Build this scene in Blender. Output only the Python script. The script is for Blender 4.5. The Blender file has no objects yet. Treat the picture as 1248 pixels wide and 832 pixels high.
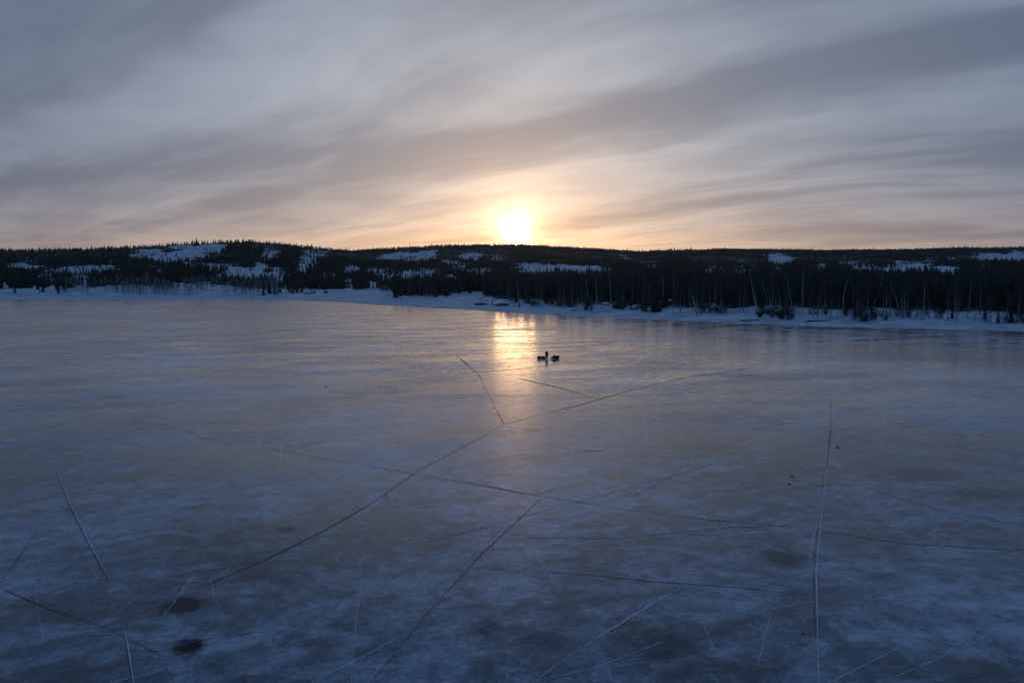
import bpy, math, random
import numpy as np
from mathutils import Vector, Matrix
R=math.radians
rng=np.random.default_rng(7); random.seed(7)
sc=bpy.context.scene; COL=sc.collection
F=843.0; YH=338.0; H=18.8
PITCH=math.atan((416-YH)/F)
CAM=Vector((0,0,H))
# ------------------------------------------------------------------ camera
cd=bpy.data.cameras.new('camera'); cam=bpy.data.objects.new('camera',cd); COL.objects.link(cam)
cam.location=CAM; cam.rotation_euler=(R(90)-PITCH,0,0)
cd.sensor_width=36; cd.lens=36*F/1248; cd.clip_start=0.5; cd.clip_end=40000
sc.camera=cam
FW=np.array([0,math.cos(PITCH),-math.sin(PITCH)]); UP=np.array([0,math.sin(PITCH),math.cos(PITCH)])
def ray(px,py): return FW*F+np.array([1,0,0])*(px-624)+UP*(416-py)
def gp(px,py,z=0.0):
    d=ray(px,py); t=(z-H)/d[2]; return np.array([d[0]*t,d[1]*t])
def project(x,y,z):
    z=z-H; fy=y*FW[1]+z*FW[2]; uy=y*UP[1]+z*UP[2]
    fy=np.maximum(fy,1e-3)
    return 624+F*x/fy, 416-F*uy/fy
def colpx(x,y): return 624+F*np.asarray(x)/np.maximum(np.asarray(y),1e-3)   # image column of an azimuth at eye level (nearly exact)
# ------------------------------------------------------------------ tags
def tag(o,label=None,cat=None,group=None,kind=None):
    if label: o['label']=label
    if cat: o['category']=cat
    if group: o['group']=group
    if kind: o['kind']=kind
    return o
def empty(name,loc=(0,0,0),rz=0,s=1.0):
    o=bpy.data.objects.new(name,None); COL.objects.link(o); o.location=loc; o.rotation_euler=(0,0,rz)
    o.scale=(s,s,s); o.empty_display_size=0.2; return o
def link(name,me,parent=None):
    o=bpy.data.objects.new(name,me); COL.objects.link(o)
    if parent: o.parent=parent
    return o
def mesh_np(name,V,Fc,mat,smooth=False):
    """V (n,3); Fc (m,k) all faces the same size"""
    V=np.asarray(V,np.float32); Fc=np.asarray(Fc,np.int32)
    me=bpy.data.meshes.new(name); k=Fc.shape[1]
    me.vertices.add(len(V)); me.vertices.foreach_set('co',V.ravel())
    me.loops.add(Fc.size); me.loops.foreach_set('vertex_index',Fc.ravel())
    me.polygons.add(len(Fc)); me.polygons.foreach_set('loop_start',np.arange(0,Fc.size,k,dtype=np.int32))
    me.update(calc_edges=True)
    if mat: me.materials.append(mat)
    if smooth: me.polygons.foreach_set('use_smooth',np.ones(len(Fc),bool))
    return me
def mesh_py(name,V,Fc,mat,smooth=False):
    me=bpy.data.meshes.new(name); me.from_pydata([tuple(v) for v in V],[],[tuple(f) for f in Fc]); me.update()
    if mat: me.materials.append(mat)
    if smooth: me.polygons.foreach_set('use_smooth',[True]*len(me.polygons))
    return me
# ------------------------------------------------------------------ node helpers
class NT:
    def __init__(s,tree): s.t=tree; s.n=tree.nodes; s.l=tree.links
    def inp(s,sock,v):
        if v is None: return
        if isinstance(v,bpy.types.NodeSocket): s.l.new(v,sock)
        else:
            if sock.type=='RGBA' and len(v)==3: v=(*v,1)
            sock.default_value=v
    def m(s,op,a,b=None,c=None,clamp=False):
        n=s.n.new('ShaderNodeMath'); n.operation=op; n.use_clamp=clamp
        for i,v in enumerate((a,b,c)): 
            if v is not None: s.inp(n.inputs[i],v)
        return n.outputs[0]
    def vm(s,op,a,b=None,out=0,sc_=None):
        n=s.n.new('ShaderNodeVectorMath'); n.operation=op; s.inp(n.inputs[0],a)
        if b is not None: s.inp(n.inputs[1],b)
        if sc_ is not None: s.inp(n.inputs['Scale'],sc_)
        return n.outputs[out]
    def xyz(s,v): n=s.n.new('ShaderNodeSeparateXYZ'); s.inp(n.inputs[0],v); return n.outputs
    def comb(s,x,y,z=0.0):
        n=s.n.new('ShaderNodeCombineXYZ')
        for i,v in enumerate((x,y,z)): s.inp(n.inputs[i],v)
        return n.outputs[0]
    def noise(s,vec,scale,detail=4,rough=.5,dist=0.0,out='Fac'):
        n=s.n.new('ShaderNodeTexNoise'); s.inp(n.inputs['Vector'],vec); n.inputs['Scale'].default_value=scale
        n.inputs['Detail'].default_value=detail; n.inputs['Roughness'].default_value=rough; n.inputs['Distortion'].default_value=dist
        return n.outputs[out]
    def mr(s,v,a,b,c=0.0,d=1.0,smooth=True):
        n=s.n.new('ShaderNodeMapRange'); n.interpolation_type='SMOOTHSTEP' if smooth else 'LINEAR'
        for i,x in enumerate((v,a,b,c,d)): s.inp(n.inputs[i],x)
        return n.outputs[0]
    def mix(s,f,a,b,mode='MIX'):
        n=s.n.new('ShaderNodeMix'); n.data_type='RGBA'; n.blend_type=mode; n.clamp_factor=True
        s.inp(n.inputs[0],f); s.inp(n.inputs[6],a); s.inp(n.inputs[7],b); return n.outputs[2]
    def ramp(s,f,stops,interp='LINEAR'):
        n=s.n.new('ShaderNodeValToRGB'); s.inp(n.inputs[0],f); cr=n.color_ramp; cr.interpolation=interp
        while len(cr.elements)<len(stops): cr.elements.new(.5)
        for e,(p,c) in zip(cr.elements,stops): e.position=p; e.color=(*c,1)
        return n.outputs[0]
    def bump(s,h,strength,dist,normal=None):
        n=s.n.new('ShaderNodeBump'); n.inputs['Strength'].default_value=strength; n.inputs['Distance'].default_value=dist
        s.inp(n.inputs['Height'],h)
        if normal is not None: s.inp(n.inputs['Normal'],normal)
        return n.outputs[0]
def newmat(name):
    m=bpy.data.materials.new(name); m.use_nodes=True; t=NT(m.node_tree)
    return m,t,m.node_tree.nodes['Principled BSDF']
def simple(name,c1,c2,scale=4,rough=.8,metal=0,bump=0):
    m,t,b=newmat(name); tc=t.n.new('ShaderNodeTexCoord').outputs['Object']
    n=t.noise(tc,scale,5,.6); t.inp(b.inputs['Base Color'],t.mix(t.mr(n,.35,.65),c1,c2))
    b.inputs['Roughness'].default_value=rough; b.inputs['Metallic'].default_value=metal
    b.inputs['Specular IOR Level'].default_value=.25
    if bump: t.inp(b.inputs['Normal'],t.bump(n,bump,.05))
    return m
# ------------------------------------------------------------------ sky
SUN_EL=R(3.85); SUN_AZ=math.atan(4/F)
SV=Vector((math.sin(SUN_AZ)*math.cos(SUN_EL),math.cos(SUN_AZ)*math.cos(SUN_EL),math.sin(SUN_EL)))
w=bpy.data.worlds.new('World'); sc.world=w; w.use_nodes=True
t=NT(w.node_tree); bg=t.n['Background']; bg.inputs['Strength'].default_value=0.1
D=t.n.new('ShaderNodeTexCoord').outputs['Generated']
D=t.vm('NORMALIZE',D)
dx,dy,dz=t.xyz(D)
el=t.m('MAXIMUM',dz,0.0)
ang=t.m('MULTIPLY',t.m('ARCCOSINE',t.m('MINIMUM',t.vm('DOT_PRODUCT',D,tuple(SV),out=1),0.999999)),57.2958)
OFF=0.10
pd=t.m('ADD',el,OFF)
pxx=t.m('DIVIDE',dx,pd); pyy=t.m('DIVIDE',dy,pd)
P=t.comb(pxx,pyy,0.0)
def plane(px,py):
    d=ray(px,py); d=d/np.linalg.norm(d); return d[0]/(d[2]+OFF),d[1]/(d[2]+OFF)
# streak frame
a_=plane(500,190); b_=plane(1150,55)
ux,uy=b_[0]-a_[0],b_[1]-a_[1]; L_=math.hypot(ux,uy); ux/=L_; uy/=L_
U=t.m('ADD',t.m('MULTIPLY',pxx,ux),t.m('MULTIPLY',pyy,uy)); V=t.m('ADD',t.m('MULTIPLY',pxx,-uy),t.m('MULTIPLY',pyy,ux))
warp=t.noise(t.comb(t.m('MULTIPLY',U,.35),t.m('MULTIPLY',V,.6),3.1),1.0,3,.5)
V2=t.m('ADD',V,t.m('MULTIPLY',t.m('SUBTRACT',warp,.5),1.3))
s1=t.noise(t.comb(t.m('MULTIPLY',U,.28),V2,1.7),1.15,5,.5,.2)
s2=t.noise(t.comb(t.m('MULTIPLY',U,.5),t.m('MULTIPLY',V2,1.6),7.7),2.4,5,.52,.25)
s3=t.noise(t.comb(t.m('MULTIPLY',U,.9),t.m('MULTIPLY',V2,1.2),2.2),1.3,5,.55,.4)
def band(p1,p2,wd,amp):
    q1=plane(*p1); q2=plane(*p2); v1=-uy*q1[0]+ux*q1[1]; v2=-uy*q2[0]+ux*q2[1]; u1=ux*q1[0]+uy*q1[1]; u2=ux*q2[0]+uy*q2[1]
    k=(v2-v1)/(u2-u1)
    line=t.m('ADD',t.m('MULTIPLY',t.m('SUBTRACT',U,u1),k),v1)
    d=t.m('DIVIDE',t.m('SUBTRACT',t.m('ADD',V,t.m('MULTIPLY',t.m('SUBTRACT',warp,.5),.5)),line),wd)
    g=t.m('EXPONENT',t.m('MULTIPLY',t.m('MULTIPLY',d,d),-1.0)); return t.m('MULTIPLY',g,amp)
b1=band((500,195),(1150,62),.20,.85)
b2=t.m('MULTIPLY',band((0,225),(420,188),.36,.8),t.mr(dx,.05,-.2,.25,1.0))
dens=t.m('ADD',t.m('ADD',t.m('MULTIPLY',t.mr(s1,.36,.64),.55),t.m('MULTIPLY',t.mr(s2,.3,.7),.30)),t.m('MULTIPLY',t.mr(s3,.35,.65),.25))
dens=t.m('ADD',dens,t.m('MULTIPLY',b1,t.mr(s3,.2,.55,.25,.6)))
dens=t.m('ADD',dens,t.m('MULTIPLY',b2,t.mr(s2,.2,.6,.2,.6)))
dens=t.mr(dens,-.18,1.25)
# light falling through the thin cloud: by angle from sun and by elevation
near=t.m('EXPONENT',t.m('MULTIPLY',t.m('POWER',t.m('DIVIDE',ang,31.0),2.0),-1.0))
horz=t.m('EXPONENT',t.m('DIVIDE',el,-0.057))
lit_far=t.mix(horz,(.15,.205,.31),(.30,.245,.25))
lit_near=t.mix(horz,(.425,.505,.61),(1.22,.78,.42))
lit=t.mix(near,lit_far,lit_near)
drk_far=t.mix(horz,(.09,.125,.205),(.17,.155,.19))
drk_near=t.mix(horz,(.205,.245,.325),(.60,.43,.31))
drk=t.mix(near,drk_far,drk_near)
cl=t.mix(dens,lit,drk)
# dusk blue behind the viewer, thinner cloud there
back=t.mr(ang,45,105)
blue=t.mix(horz,(.028,.118,.31),(.055,.125,.23))
cl=t.mix(t.m('MULTIPLY',back,.92),cl,blue)
low=t.m('EXPONENT',t.m('DIVIDE',el,-0.035)); nearw=t.m('EXPONENT',t.m('MULTIPLY',t.m('POWER',t.m('DIVIDE',ang,24.0),2.0),-1.0))
cl=t.mix(t.mr(el,.33,.75),cl,(.06,.125,.27))
cl=t.vm('ADD',cl,t.vm('SCALE',(.40,.10,-.08),sc_=t.m('MULTIPLY',low,nearw)))
g1=t.m('EXPONENT',t.m('MULTIPLY',t.m('POWER',t.m('DIVIDE',ang,1.0),1.5),-1.0))
g2=t.m('EXPONENT',t.m('DIVIDE',ang,-2.0)); g3=t.m('EXPONENT',t.m('DIVIDE',ang,-8.0))
dn=t.m('SUBTRACT',1.15,t.m('MULTIPLY',dens,.75))
glow=t.vm('SCALE',(1.0,.86,.6),sc_=t.m('MULTIPLY',g1,2.4))
glow=t.vm('ADD',glow,t.vm('SCALE',(1.0,.58,.24),sc_=t.m('MULTIPLY',t.m('MULTIPLY',g2,dn),1.4)))
glow=t.vm('ADD',glow,t.vm('SCALE',(.42,.24,.10),sc_=t.m('MULTIPLY',t.m('MULTIPLY',g3,dn),1.1)))
cl=t.vm('ADD',cl,glow)
sky=t.n.new('ShaderNodeTexSky'); sky.sky_type='NISHITA'; sky.sun_disc=False
sky.sun_elevation=SUN_EL; sky.sun_rotation=SUN_AZ; sky.dust_density=2.0
tot=t.vm('ADD',t.vm('SCALE',cl,sc_=10.0*0.93),t.vm('SCALE',sky.outputs[0],sc_=0.07))
t.l.new(tot,bg.inputs['Color'])
# ------------------------------------------------------------------ sun
sl=bpy.data.lights.new('sun','SUN'); sl.energy=0.04; sl.angle=R(3.5); sl.color=(1,.55,.25)
so=bpy.data.objects.new('sun',sl); COL.objects.link(so); so.rotation_mode='QUATERNION'; so.rotation_quaternion=SV.to_track_quat('Z','Y'); so.location=(0,200,300)
sc.view_settings.view_transform='Standard'; sc.view_settings.look='None'; sc.view_settings.exposure=0; sc.view_settings.gamma=1
sc.render.engine='CYCLES'
cy=sc.cycles
try: cy.use_denoising=True; cy.denoiser='OPENIMAGEDENOISE'
except Exception as e: print('no denoiser',e)
cy.max_bounces=6; cy.diffuse_bounces=2; cy.glossy_bounces=3; cy.volume_bounces=0; cy.transparent_max_bounces=6
cy.caustics_reflective=False; cy.sample_clamp_indirect=4
# ------------------------------------------------------------------ materials
# ice
M_ice,t,b=newmat('lake_ice')
tc=t.n.new('ShaderNodeTexCoord').outputs['Object']
rot=t.n.new('ShaderNodeVectorRotate'); rot.rotation_type='Z_AXIS'; t.inp(rot.inputs['Vector'],tc); rot.inputs['Angle'].default_value=R(-14)
rx,ry,rz=t.xyz(rot.outputs[0])
st=t.comb(t.m('MULTIPLY',rx,.35),ry,0.0)
nA=t.noise(tc,.022,5,.55,.6)         # big cloudy areas
nB=t.noise(st,.11,7,.62,.8)          # wind drawn streaks
nC=t.noise(tc,.55,8,.68,.4)          # mottling
nD=t.noise(tc,3.2,6,.7,.3)           # fine frost
cloud=t.m('ADD',t.m('ADD',t.m('MULTIPLY',nA,.9),t.m('MULTIPLY',nB,.9)),t.m('ADD',t.m('MULTIPLY',nC,.75),t.m('MULTIPLY',nD,.42)))
fr2=t.noise(t.comb(rx,t.m('MULTIPLY',ry,1.6),4.0),.28,8,.72,1.2)
frost=t.mr(t.m('ADD',cloud,t.m('MULTIPLY',t.m('SUBTRACT',fr2,.5),.9)),1.18,1.82)
colr=t.ramp(frost,[(0,(.026,.056,.078)),(.33,(.10,.15,.19)),(.66,(.22,.30,.365)),(1,(.42,.51,.57))])
# clear dark windows and patches in the ice
patches=[(222,738,33,13,.88,.55),(228,788,22,10,1.0,1.1),(180,765,22,6,.5,.6),(958,679,34,12,.7,.75),(350,645,18,5,.7,.8),(595,765,22,14,.55,.9),(665,785,45,22,.5,.9),(800,785,60,26,.6,1.0),(1000,760,14,60,.3,.9),(60,740,40,10,.35,.8),(300,800,50,20,.35,.9),(130,690,60,16,.3,.8),(560,690,60,10,.2,.8),(1130,578,60,9,.6,.5),(1200,602,60,8,.6,.5),(880,440,110,9,.4,.7),(980,456,120,6,.35,.8),(300,745,45,10,.3,.8),(480,780,30,18,.4,1.0),(715,655,40,8,.2,.9),(1120,560,120,5,.3,.9)]
mask=None
pn=t.noise(tc,.9,5,.65,out='Color'); pnv=t.vm('SUBTRACT',pn,(.5,.5,.5))
for (px,py,rw,rh,amp,wb) in patches:
    c=gp(px,py); e1=gp(px+rw,py); e2=gp(px,py-rh); e3=gp(px,py+rh)
    ra=float(np.linalg.norm(e1-c)); rb=float(np.linalg.norm(e2-e3))/2
    v=t.vm('SUBTRACT',tc,(float(c[0]),float(c[1]),0)); v=t.vm('ADD',v,t.vm('SCALE',pnv,sc_=wb*min(ra,rb)*2.2))
    v=t.vm('MULTIPLY',v,(1/ra,1/rb,0)); l=t.vm('LENGTH',v,out=1)
    mk=t.m('MULTIPLY',t.mr(l,1.0 if wb<.3 else 1.15,.85 if wb<.3 else .45,0,1),amp)
    mask=mk if mask is None else t.m('MAXIMUM',mask,mk)
rim=t.m('MULTIPLY',t.m('MULTIPLY',mask,t.m('SUBTRACT',1.0,mask)),.6)
colr=t.mix(rim,colr,(.30,.37,.40))
colr=t.mix(mask,colr,(.010,.018,.022))
# trapped bubbles and frost specks in clusters
vo=t.n.new('ShaderNodeTexVoronoi'); t.inp(vo.inputs['Vector'],t.vm('ADD',tc,t.vm('SCALE',pnv,sc_=.4))); vo.inputs['Scale'].default_value=2.3
sp=t.m('MULTIPLY',t.mr(vo.outputs['Distance'],.16,.05,0,1),t.mr(t.noise(tc,.16,4,.6),.5,.66))
colr=t.mix(t.m('MULTIPLY',sp,.7),colr,(.5,.57,.62))
# fine internal fracture network
def net(scale,w0,seed):
    v=t.n.new('ShaderNodeTexVoronoi'); v.feature='DISTANCE_TO_EDGE'; v.inputs['Scale'].default_value=scale
    t.inp(v.inputs['Vector'],t.vm('ADD',t.vm('MULTIPLY',tc,(1,.55,1)),t.vm('ADD',t.vm('SCALE',pnv,sc_=.5),(seed,seed*2.0,0)))); return t.m('MULTIPLY',t.mr(v.outputs['Distance'],w0,0,0,1),t.mr(t.noise(t.vm('ADD',tc,(seed,0,0)),.09,3,.6),.5,.6))
nw=t.m('MAXIMUM',net(.15,.006,3.0),net(.06,.0034,17.0))
colr=t.mix(t.m('MULTIPLY',nw,.8),colr,(.42,.5,.56))
# scratches
def hair(angle,scale,w0):
    r=t.n.new('ShaderNodeVectorRotate'); r.rotation_type='Z_AXIS'; t.inp(r.inputs['Vector'],tc); r.inputs['Angle'].default_value=R(angle)
    x,y,z=t.xyz(r.outputs[0]); wv=t.noise(t.comb(t.m('MULTIPLY',x,.03),t.m('MULTIPLY',y,.03),angle),1.0,2,.5)
    yy=t.m('ADD',y,t.m('MULTIPLY',wv,6.0))
    n=t.noise(t.comb(t.m('MULTIPLY',x,.035),t.m('MULTIPLY',yy,scale),angle*1.3),1.0,2,.5)
    d=t.m('ABSOLUTE',t.m('SUBTRACT',n,.5)); msk=t.mr(t.noise(tc,.08,3,.5),.48,.62)
    return t.m('MULTIPLY',t.mr(d,w0,0,0,1),msk)
h=t.m('MAXIMUM',hair(32,.55,.010),t.m('MAXIMUM',hair(-58,.4,.008),hair(75,.5,.008)))
colr=t.mix(t.m('MULTIPLY',h,.14),colr,(.30,.36,.44))
t.inp(b.inputs['Base Color'],colr)
rgh=t.mr(t.m('ADD',t.m('MULTIPLY',nB,.7),t.m('MULTIPLY',nC,.5)),.42,.80,.12,.36)
rgh=t.m('SUBTRACT',rgh,t.m('MULTIPLY',mask,.05))
t.inp(b.inputs['Roughness'],rgh); b.inputs['IOR'].default_value=1.40; t.inp(b.inputs['Specular IOR Level'],t.m('SUBTRACT',.5,t.m('MULTIPLY',mask,.42)))
hb=t.m('ADD',t.m('MULTIPLY',t.noise(st,.5,4,.6),.6),t.m('MULTIPLY',nC,.25))
t.inp(b.inputs['Normal'],t.bump(hb,.16,.06))
# snow
M_snow,t,b=newmat('snow')
tc=t.n.new('ShaderNodeTexCoord').outputs['Object']
n=t.noise(tc,.05,6,.6); n2=t.noise(tc,.6,5,.6)
t.inp(b.inputs['Base Color'],t.mix(t.mr(n,.3,.7),(.48,.52,.56),(.66,.69,.72))); b.inputs['Roughness'].default_value=.75; b.inputs['Specular IOR Level'].default_value=.2
t.inp(b.inputs['Normal'],t.bump(n2,.5,.4))
# land: snow in clearings, heath and litter poking through under trees (vertex attribute 'clear')
M_land,t,b=newmat('forest_ground')
tc=t.n.new('ShaderNodeTexCoord').outputs['Object']; at=t.n.new('ShaderNodeAttribute'); at.attribute_name='clear'
n=t.noise(tc,.06,6,.65); n2=t.noise(tc,.5,5,.65); n3=t.noise(tc,.012,4,.6)
snowc=t.mix(t.mr(t.m('ADD',t.m('MULTIPLY',n,.6),t.m('MULTIPLY',n2,.4)),.38,.62),(.40,.43,.46),(.74,.77,.80))
duff=t.mix(t.mr(n2,.4,.62),(.035,.035,.028),(.10,.10,.10))
f=t.m('ADD',at.outputs['Fac'],t.m('MULTIPLY',t.m('SUBTRACT',n,.5),.9))
t.inp(b.inputs['Base Color'],t.mix(t.mr(f,.35,.6),duff,snowc)); b.inputs['Roughness'].default_value=.8; b.inputs['Specular IOR Level'].default_value=.15
t.inp(b.inputs['Normal'],t.bump(n2,.6,.6))
M_needle=simple('spruce_needles',(.018,.028,.018),(.045,.06,.038),.8,.7)
M_needle_far=simple('far_conifers',(.016,.024,.018),(.035,.048,.034),.02,.9)
M_bark=simple('spruce_bark',(.05,.04,.032),(.10,.08,.065),3,.9,bump=.5)
M_twig=simple('bare_twigs',(.035,.028,.026),(.075,.06,.055),3,.85)
M_greybark=simple('grey_bark',(.16,.145,.135),(.40,.37,.34),2,.85)
M_reed=simple('brown_twigs',(.07,.04,.025),(.13,.075,.045),3,.85)
M_birch,t,b=newmat('birch_bark')
tc=t.n.new('ShaderNodeTexCoord').outputs['Object']; x,y,z=t.xyz(tc)
n=t.noise(t.comb(t.m('MULTIPLY',x,2.),t.m('MULTIPLY',y,2.),t.m('MULTIPLY',z,2.5)),1.5,5,.6)
t.inp(b.inputs['Base Color'],t.mix(t.mr(n,.56,.66),(.62,.57,.52),(.06,.05,.045))); b.inputs['Roughness'].default_value=.7
M_rock=simple('granite_rock',(.05,.045,.042),(.16,.15,.14),1.2,.9,bump=.6)
M_redrock=simple('reddish_rock',(.04,.018,.016),(.085,.035,.03),1.2,.9,bump=.6)
M_crack=simple('open_crack',(.006,.008,.012),(.02,.026,.036),2,.6)
M_white=simple('refrozen_crack',(.45,.52,.58),(.82,.87,.9),1.5,.9)
M_faint=simple('healed_crack',(.22,.27,.32),(.55,.62,.68),.9,.9)
for m_,sp_,ro_ in ((M_crack,.14,.6),(M_white,.5,.65),(M_faint,.5,.6)):
    m_.node_tree.nodes['Principled BSDF'].inputs['Specular IOR Level'].default_value=sp_; m_.node_tree.nodes['Principled BSDF'].inputs['Roughness'].default_value=ro_
M_black=simple('black_plastic',(.012,.012,.013),(.03,.03,.032),3,.45)
M_maroon=simple('dark_red_paint',(.10,.012,.012),(.14,.02,.018),2,.35)
M_rubber=simple('track_rubber',(.01,.01,.01),(.025,.025,.025),8,.9)
M_metal=simple('dull_metal',(.10,.10,.10),(.2,.2,.2),5,.4,1)
M_jacket=simple('dark_jacket',(.012,.016,.012),(.028,.034,.026),6,.9)
M_pants=simple('dark_trousers',(.012,.012,.014),(.025,.025,.028),6,.9)
M_boot=simple('boot_leather',(.01,.009,.008),(.03,.025,.02),8,.7)
M_skin=simple('skin',(.42,.24,.17),(.5,.3,.22),8,.6)
M_hat=simple('knit_hat',(.02,.02,.025),(.05,.05,.055),20,.95)
M_tarp=simple('purple_tarp',(.035,.015,.028),(.07,.03,.05),3,.8,bump=.4)
M_bag=simple('canvas_bag',(.03,.022,.03),(.06,.045,.055),4,.9,bump=.4)
M_rope=simple('tow_rope',(.03,.03,.03),(.08,.07,.06),8,.9)
M_glass=simple('smoked_windshield',(.02,.02,.025),(.03,.03,.035),2,.2)
M_chunk=simple('dirty_ice_lump',(.03,.035,.04),(.09,.10,.12),5,.6,bump=.4)
# ------------------------------------------------------------------ lake
xs=[-6000,-1500,-400,0,400,1500,6000]; ys=[-6000,-1000,-100,60,300,900,6000]
V=[(x,y,0) for y in ys for x in xs]; n=len(xs)
Fc=[(j*n+i,j*n+i+1,(j+1)*n+i+1,(j+1)*n+i) for j in range(n-1) for i in range(n-1)]
lake=link('frozen_lake',mesh_py('frozen_lake',V,Fc,M_ice)); tag(lake,'smooth bluish frozen lake crossed by long cracks',None,None,'structure')
def crack(pts,w,mat,z=.004,jit=.6,seed=0,taper=True,name='ice_crack'):
    """pts: image points of a crack lying on the ice, laid out on the ice plane; w: width in metres"""
    r=random.Random(seed*77+int(pts[0][0])); g=[Vector(gp(*p)) for p in pts]
    out=[]
    for a,b_ in zip(g[:-1],g[1:]):
        L=(b_-a).length; k=max(2,min(60,int(L/1.1)))
        for i in range(k): out.append(a.lerp(b_,i/k))
    out.append(g[-1]); n=len(out); V=[];Fc=[]; off=0;w2=1
    for i,p in enumerate(out):
        d=(out[min(i+1,n-1)]-out[max(i-1,0)]).normalized(); nn=Vector((-d.y,d.x))
        off=off*.75+r.uniform(-1,1)*w*jit; w2=max(.35,min(1.7,w2+r.uniform(-.35,.35)))
        q=i/(n-1); tp=min(1,min(q,1-q)*8+.5) if taper else 1
        hw=w*.40*w2*tp; c=p+nn*off; rad_=p.normalized(); kx=abs(d.x*rad_.y-d.y*rad_.x); hw=min(.27 if w>.05 else .2,hw*(1+kx*p.length/18.8*.24))
        V+=[(c.x+nn.x*hw,c.y+nn.y*hw,z),(c.x-nn.x*hw,c.y-nn.y*hw,z)]
        if i: Fc.append((2*i-2,2*i-1,2*i+1,2*i))
    for _ in range(r.randint(1,5) if len(out)>12 else 0):
        i0=r.randint(2,n-3); p=out[i0].copy(); d=(out[i0+1]-out[i0]).normalized()*r.choice((-1,1)); an=r.uniform(.2,.7)*r.choice((-1,1))
        d=Vector((d.x*math.cos(an)-d.y*math.sin(an),d.x*math.sin(an)+d.y*math.cos(an))); m=r.randint(3,9)
        for q in range(m+1):
            nn=Vector((-d.y,d.x)); hw=w*.16*(1-q/m)+.004; b0=len(V); V+=[(p.x+nn.x*hw,p.y+nn.y*hw,z+.001),(p.x-nn.x*hw,p.y-nn.y*hw,z+.001)]
            if q: Fc.append((b0-2,b0-1,b0+1,b0))
            a2=r.uniform(-.13,.13); d=Vector((d.x*math.cos(a2)-d.y*math.sin(a2),d.x*math.sin(a2)+d.y*math.cos(a2))); p=p+d*r.uniform(.3,.9)
    return link(name,mesh_py(name,V,Fc,mat),lake)
CR=[ # (points, width, material, z)
 ([(451,832),(520,748),(590,672),(640,626),(660,605)],.085,'d'),
 ([(450.5,832),(519,749),(588,673),(638,627)],.03,'f'),
 ([(0,716),(60,742),(130,765),(200,800)],.07,'d'),
 ([(240,716),(256,711),(340,674),(390,649),(425,629),(465,605),(505,577),(560,547),(615,517)],.075,'d'),
 ([(110,745),(180,734),(238,722)],.035,'d'),
 ([(615,517),(700,495),(760,478),(830,461),(920,448)],.12,'d'),
 ([(582,455),(600,490),(615,517)],.13,'d'),
 ([(556,433),(582,455)],.16,'d'),
 ([(632,461),(680,472),(728,486)],.16,'d'),
 ([(560,455),(640,449),(700,441)],.14,'d'),
 ([(320,545),(400,560),(505,577),(600,594),(660,605),(760,620),(870,634),(1000,645)],.075,'d'),
 ([(500,576),(600,593),(657,604)],.05,'w'),
 ([(1003,648),(1100,662),(1247,671)],.06,'d'),
 ([(580,692),(690,698),(800,709),(905,716),(990,725)],.06,'d'),
 ([(620,694),(720,702)],.045,'w'),
 ([(1013,488),(1012,530),(1007,570)],.07,'d'),
 ([(1007,570),(1002,620),(998,660),(995,700),(996,760),(998,832)],.04,'w'),
 ([(1005,572),(999,630),(994.5,662),(991.5,705),(992.5,760),(998,832)],.035,'d'),
 ([(69,572),(86,615),(111,665),(136,711)],.035,'w'),
 ([(67,571),(83,613),(108,664),(134,710)],.03,'d'),
 ([(0,710),(25,675),(47,645)],.055,'d'),
 ([(152,766),(158,800),(163,832)],.05,'w'),
 ([(150,768),(156,801),(161,832)],.03,'d'),
 ([(42,700),(45,740),(54,785)],.035,'w'),
 ([(428,832),(434,760),(440,712),(438,680)],.04,'w'),
 ([(439,680),(436,655)],.03,'f'),
 ([(440,712),(405,740),(340,768),(240,774),(150,776)],.03,'f'),
 ([(440,712),(400,745),(330,775)],.03,'f'),
 ([(380,832),(440,800),(497,771)],.04,'w'),
 ([(482,780),(492,722)],.03,'f'),
 ([(40,800),(110,780),(160,750),(235,722)],.03,'f'),
 ([(500,686),(560,668),(620,655),(700,630),(745,617)],.045,'w'),
 ([(660,601),(690,592)],.05,'w'),
 ([(820,580),(700,612),(600,640),(520,660)],.04,'f'),
 ([(648,832),(700,795),(760,757),(830,715)],.045,'w'),
 ([(640,832),(720,815),(800,805),(905,797)],.045,'w'),
 ([(620,800),(690,770),(760,735)],.03,'f'),
 ([(640,655),(760,655),(890,642),(960,640)],.05,'f'),
 ([(190,625),(250,637),(325,654)],.04,'w'),
 ([(40,728),(70,700),(105,672)],.035,'f'),
 ([(195,516),(220,523),(250,535)],.05,'d'),
 ([(860,568),(820,580),(770,605)],.07,'f'),
 ([(200,808),(212,832)],.035,'d'),
 ([(700,550),(735,549)],.09,'d'),
 ([(1040,590),(1140,620),(1247,640)],.05,'f'),
 ([(1030,800),(1090,770),(1150,735)],.03,'f'),
 ([(840,800),(870,770),(880,740)],.03,'f'),
 ([(550,700),(640,720),(700,760)],.025,'f'),
]
for i,(pts,wd,k) in enumerate(CR):
    crack(pts,wd*(1.2 if min(p[1] for p in pts)<590 and k=='d' else .72 if k=='d' else 1.15),{'d':M_crack,'w':M_white,'f':M_faint}[k],z={'d':.004,'w':.008,'f':.012}[k]+.0001*i,jit=.35 if wd<.2 else .15,seed=i)
rc=random.Random(12)
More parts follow.
